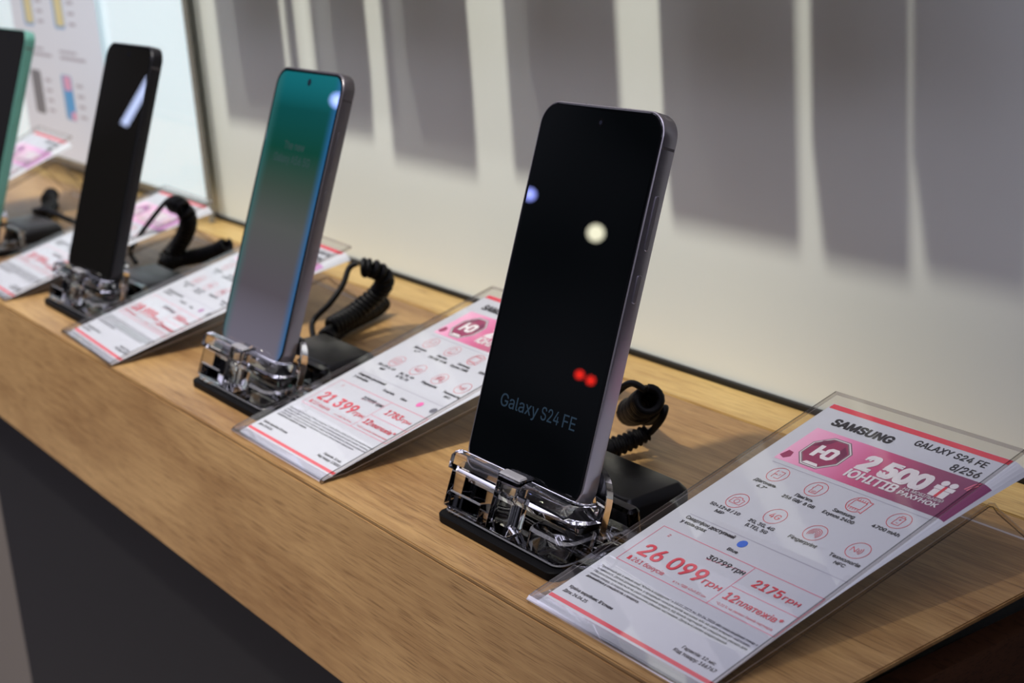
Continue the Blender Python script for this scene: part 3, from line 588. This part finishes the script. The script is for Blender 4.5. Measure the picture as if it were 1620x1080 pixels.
def holder(label, x, y, z, yaw, tilt):
    t = thing('card_holder', label, 'card holder', W(x, y, 0), (0, 0, yaw), 'clear acrylic card holders')
    ct_, st = math.cos(tilt), math.sin(tilt)
    g = lambda b_, n: (b_ * ct_ - n * st, z + b_ * st + n * ct_)
    line = [g(162.8, 1.6), g(80, 1.6), g(-1.5, 1.6)] + [g(-3.6 + 2.9 * math.cos(q), -1.3 + 2.9 * math.sin(q)) for q in [math.radians(90 + 22.5 * i) for i in range(1, 8)]]
    line = [(a, max(b_, 1.05)) for a, b_ in line]
    back = [g(6, -4.2), g(70, -6.2), g(140, -9.2)]; back = [(a, max(b_, 1.05)) for a, b_ in back]
    top = back[-1]; k = [(top[0] + 2.5, top[1] - 0.8), (top[0] + 5, top[1] - 4)]
    foot_y = 179.5 - y
    line = line + back + k + [(foot_y - 6, 4.2), (foot_y, 0.5)]
    th = 2.0; off = []
    for i, p in enumerate(line):
        a = Vector(line[max(i - 1, 0)]); c_ = Vector(line[min(i + 1, len(line) - 1)]); d = (c_ - a).normalized(); off.append(Vector((-d.y, d.x)) * (th / 2 if i < len(line) - 1 else 0.35))
    bm = bmesh.new(); x0, x1 = -3.0, 93.6
    lo = [[bm.verts.new((xx, p[0] + s * o_.x, max(p[1] + s * o_.y, 0.03))) for p, o_ in zip(line, off)] for xx in (x0, x1) for s in (1, -1)]  # four rails
    n = len(line)
    for i in range(n - 1):
        f1 = bm.faces.new((lo[0][i], lo[0][i + 1], lo[2][i + 1], lo[2][i])); f2 = bm.faces.new((lo[1][i], lo[3][i], lo[3][i + 1], lo[1][i + 1]))
        if 3 <= i < 10: f1.material_index = f2.material_index = 3
        for a, b_ in ((0, 1), (2, 3)):
            p0, p1, q0, q1 = lo[a][i].co, lo[a][i + 1].co, lo[b_][i].co, lo[b_][i + 1].co
            for u0, u1, mi in ((0, 0.2, 1), (0.2, 0.74, 4), (0.74, 1, 5)):
                f = bm.faces.new([bm.verts.new(v) for v in (p0.lerp(q0, u0), p0.lerp(q0, u1), p1.lerp(q1, u1), p1.lerp(q1, u0))]); f.material_index = mi
    for i in (0, n - 1):
        f = bm.faces.new((lo[0][i], lo[2][i], lo[3][i], lo[1][i])); f.material_index = 1 if i == 0 else 2
    obj('holder_sheet', bm, [ACRYL, ACRYL_EDGE, FOOT_EDGE, BEND, EDGE_CLEAR, EDGE_DARK], t, 0, recalc=False)
    return t
EDGE_CLEAR = sheet('acrylic_edge_core', (0.72, 0.69, 0.67, 1), 0.05, 1.0); EDGE_DARK = frosted('acrylic_edge_shade', srgb(70, 62, 58), 0.75)
BEND = sheet('acrylic_bend', (0.985, 0.985, 0.99, 1), 0.0, 0.5)
FOOT_EDGE = mat('foot_edge_glint', srgb(235, 230, 225), 0.3)  # near-white paint holds the bright glint along the clear foot
base = dict(logo='SAMSUNG', model='GALAXY S24 FE', mem='8/256', inch='6.7"', memory='256 GB/  8 GB', cpu1='Samsung', cpu2='Exynos 2400', mah='4700 mAh', mp='50+12+8 / 10',
            cols=[('Blue', 39, 44.4, 58.4)], d1=(41.6, 64.2), d2=None, price='26 099', old='30799 грн', bonus='261 бонусів', vat='в т.ч. ПДВ 4349.83 грн', pay='2175', made="Країна виробник: В'єтнам", date='Дата: 24.04.25', code='Код товару: 166767')
P2 = dict(base, model='GALAXY A56 5G', cpu2='Exynos 1580', mah='5000 mAh', mp='50+12+5 / 12', cols=[('Graphite', 40, 51, 61), ('Olive', 58, 64, 60.5)], d1=(74, 62.8), d2=(86.5, 62.8), m1=PINK_DOT,
          price='21 399', old='22999 грн', bonus='213 бонусів', vat='в т.ч. ПДВ 3566.50 грн', pay='1783', date='Дата: 24.04.25', code='Код товару: 170201')
P3 = dict(P2, banner=BANNER_GLARE, plum=MAUVE_INK, logo='', model='GALAXY A36 5G', mem='8/256', cpu1='Snapdragon', cpu2='6 Gen 3', mp='50+8+5 / 12', price='18 999', old='19999 грн', bonus='189 бонусів', vat='в т.ч. ПДВ', pay='1583', code='Код товару: 170190', m1=MAUVE_INK)
TAGS = [(61.9, 10.0, 2.0, -0.002, TILT, base, 'the silver framed black screen phone, priced 26 099'),
        (-199, 9.4, 2.0, -0.004, TILT, P2, 'the lit teal screen phone, priced 21 399'),
        (-456, 9.4, 2.0, -0.05, TILT, P3, 'the all black phone, its price blurred'),
        (-668, 9.4, 2.0, -0.02, TILT, P3, 'the black phone on its left, half hidden at the left border'),
        (-940, 9.4, 2.0, -0.03, 0.40, P3, 'the mint green edged phone, only its pink top showing')]
TAGS[0] = TAGS[0]
for i, (x, y, z, yaw, tilt, P, who) in enumerate(TAGS):
    card('white price card ' + ('beside ' if i < 3 else 'behind ') + who, x, y, z + 4.6 * math.cos(tilt) * 0, yaw, tilt, P, 1 if i < 2 else 0)
    holder('clear plastic holder of the price card ' + ('beside ' if i < 3 else 'behind ') + who.split(',')[0], x, y, z, yaw, tilt)

# ------------------------------------------------------------------ poster board in a clear stand, far left
t = thing('poster_stand', 'tall clear acrylic poster stand along the wall, holding a pale blue board', 'poster stand', W(-1000, 214, 0))
bm = bmesh.new(); box(bm, -760, 303, -1.2, 1.2, 0.2, 430, bev=0.3); obj('front_sheet', bm, ACRYL, t, 0)
bm = bmesh.new(); box(bm, 302.4, 306, -1.5, 2.4, 0.2, 430, bev=0.4); obj('edge_strip', bm, frosted('smoked_edge', srgb(150, 148, 140), 0.75), t, 0)
bm = bmesh.new(); box(bm, -760, 306, -28, 1.2, 0.1, 2.0, bev=0.3); obj('foot', bm, ACRYL, t, 0)
bm = bmesh.new(); fs_ = box(bm, -755, 297, 1.6, 3.8, 16, 428, 1); fs_[2].material_index = 0
o = obj('backing_board', bm, [mat('pale_blue_board', srgb(232, 244, 250), 0.5, emit=srgb(218, 238, 240), es=0.49), mat('board_back', srgb(190, 190, 190), 0.6)], smooth=0, loc=W(-1000, 214, 0)); tag(o, 'pale blue white board with added glow inside the tall poster stand, blank on its right', 'board')  # front face emits a little, added to brighten the board
bm = bmesh.new()
pf = lambda a, b_, n: (a, -n, b_)
box(bm, -123, 123, 0, 0.4, 0, 300)
GREYP = mat('grey_poster_paper', srgb(220, 226, 236), 0.5)
cols_ = [mat('poster_blue_phone', srgb(140, 172, 206), 0.5), mat('poster_pink_phone', srgb(222, 166, 196), 0.5), mat('poster_dark_phone', srgb(128, 130, 136), 0.5), mat('poster_text', srgb(178, 176, 186), 0.5), mat('poster_cyan', srgb(96, 166, 220), 0.5), mat('poster_yellow', srgb(218, 208, 160), 0.5)]
for px, pz, c1, c2_ in ((-70, 150, 1, 6), (20, 150, 1, 6), (-75, 62, 3, 3), (15, 62, 1, 2)):
    quad(bm, rrect(30, 44, 4, 4, px, pz), pf, c1, 0.05); quad(bm, rrect(22, 34, 3, 4, px + 2, pz - 2), pf, c2_ if c2_ != 2 else 5, 0.1)
    if c2_ == 2: quad(bm, rrect(20, 14, 3, 4, px + 2, pz + 14), pf, 2, 0.15); quad(bm, rrect(14, 8, 3, 4, px + 8, pz - 17), pf, 2, 0.15)
    for k in range(4): rect(bm, px + 26, px + 44, pz + 12 - k * 10, pz + 15 - k * 10, pf, 4, 0.05)
for px in (-70, 25): rect(bm, px - 18, px + 52, 99, 102, pf, 4, 0.05); rect(bm, px - 18, px + 30, 105, 107.5, pf, 4, 0.05)
o = obj('info_poster', bm, [GREYP] + cols_, smooth=0, recalc=False, loc=W(-1010, 209.5, 20)); o['label'] = 'light grey poster with small phone pictures in front of the pale board'; o['category'] = 'poster'

# ------------------------------------------------------------------ accessory boxes hanging on the wall above the counter
BOXM = mat('grey_packaging', srgb(178, 174, 182), 0.5); HOOK = mat('steel_hook', srgb(170, 170, 170), 0.3, metal=1)
# the gaps between the packages let stripes of lamp light through onto the wall
LIT = [(-740, -668), (-553, -545), (-531, -506), (-426, -405), (-301, -262), (-156, -121), (-23, -14), (45, 47), (108, 122)]
S0, S1 = 45, 74
def edge(xw, right):
    k = (KEY[0] - xw) / (226 - KEY[1]); return xw + k * (max(S0 * 1, S1) if (k > 0) == right else S0) if True else 0
for i, (a, b_) in enumerate(zip(LIT, LIT[1:])):
    x0, x1 = edge(a[1], True), edge(b_[0], False)
    zb = (214, 212, 216, 214, 216, 213, 212, 213)[i]; dp = S1 + (0, 2, -3, 2, 0, 3, 4, 2)[i]
    cx = (x0 + x1) / 2; hw = (x1 - x0) / 2
    t = thing('accessory_box', 'grey accessory package hanging on the wall above the frame', 'package', W(cx, 226, zb), group='packages hanging above the counter')
    bm = bmesh.new(); box(bm, -hw, hw, -dp, -S0, 0, 170, bev=min(1.5, hw * 0.3)); obj('carton', bm, BOXM, t, 0)
    bm = bmesh.new(); tube(bm, [(0, 1.9, 172), (0, -60, 172), (0, -70, 178)], 2.0, 8); obj('hook', bm, HOOK, t)
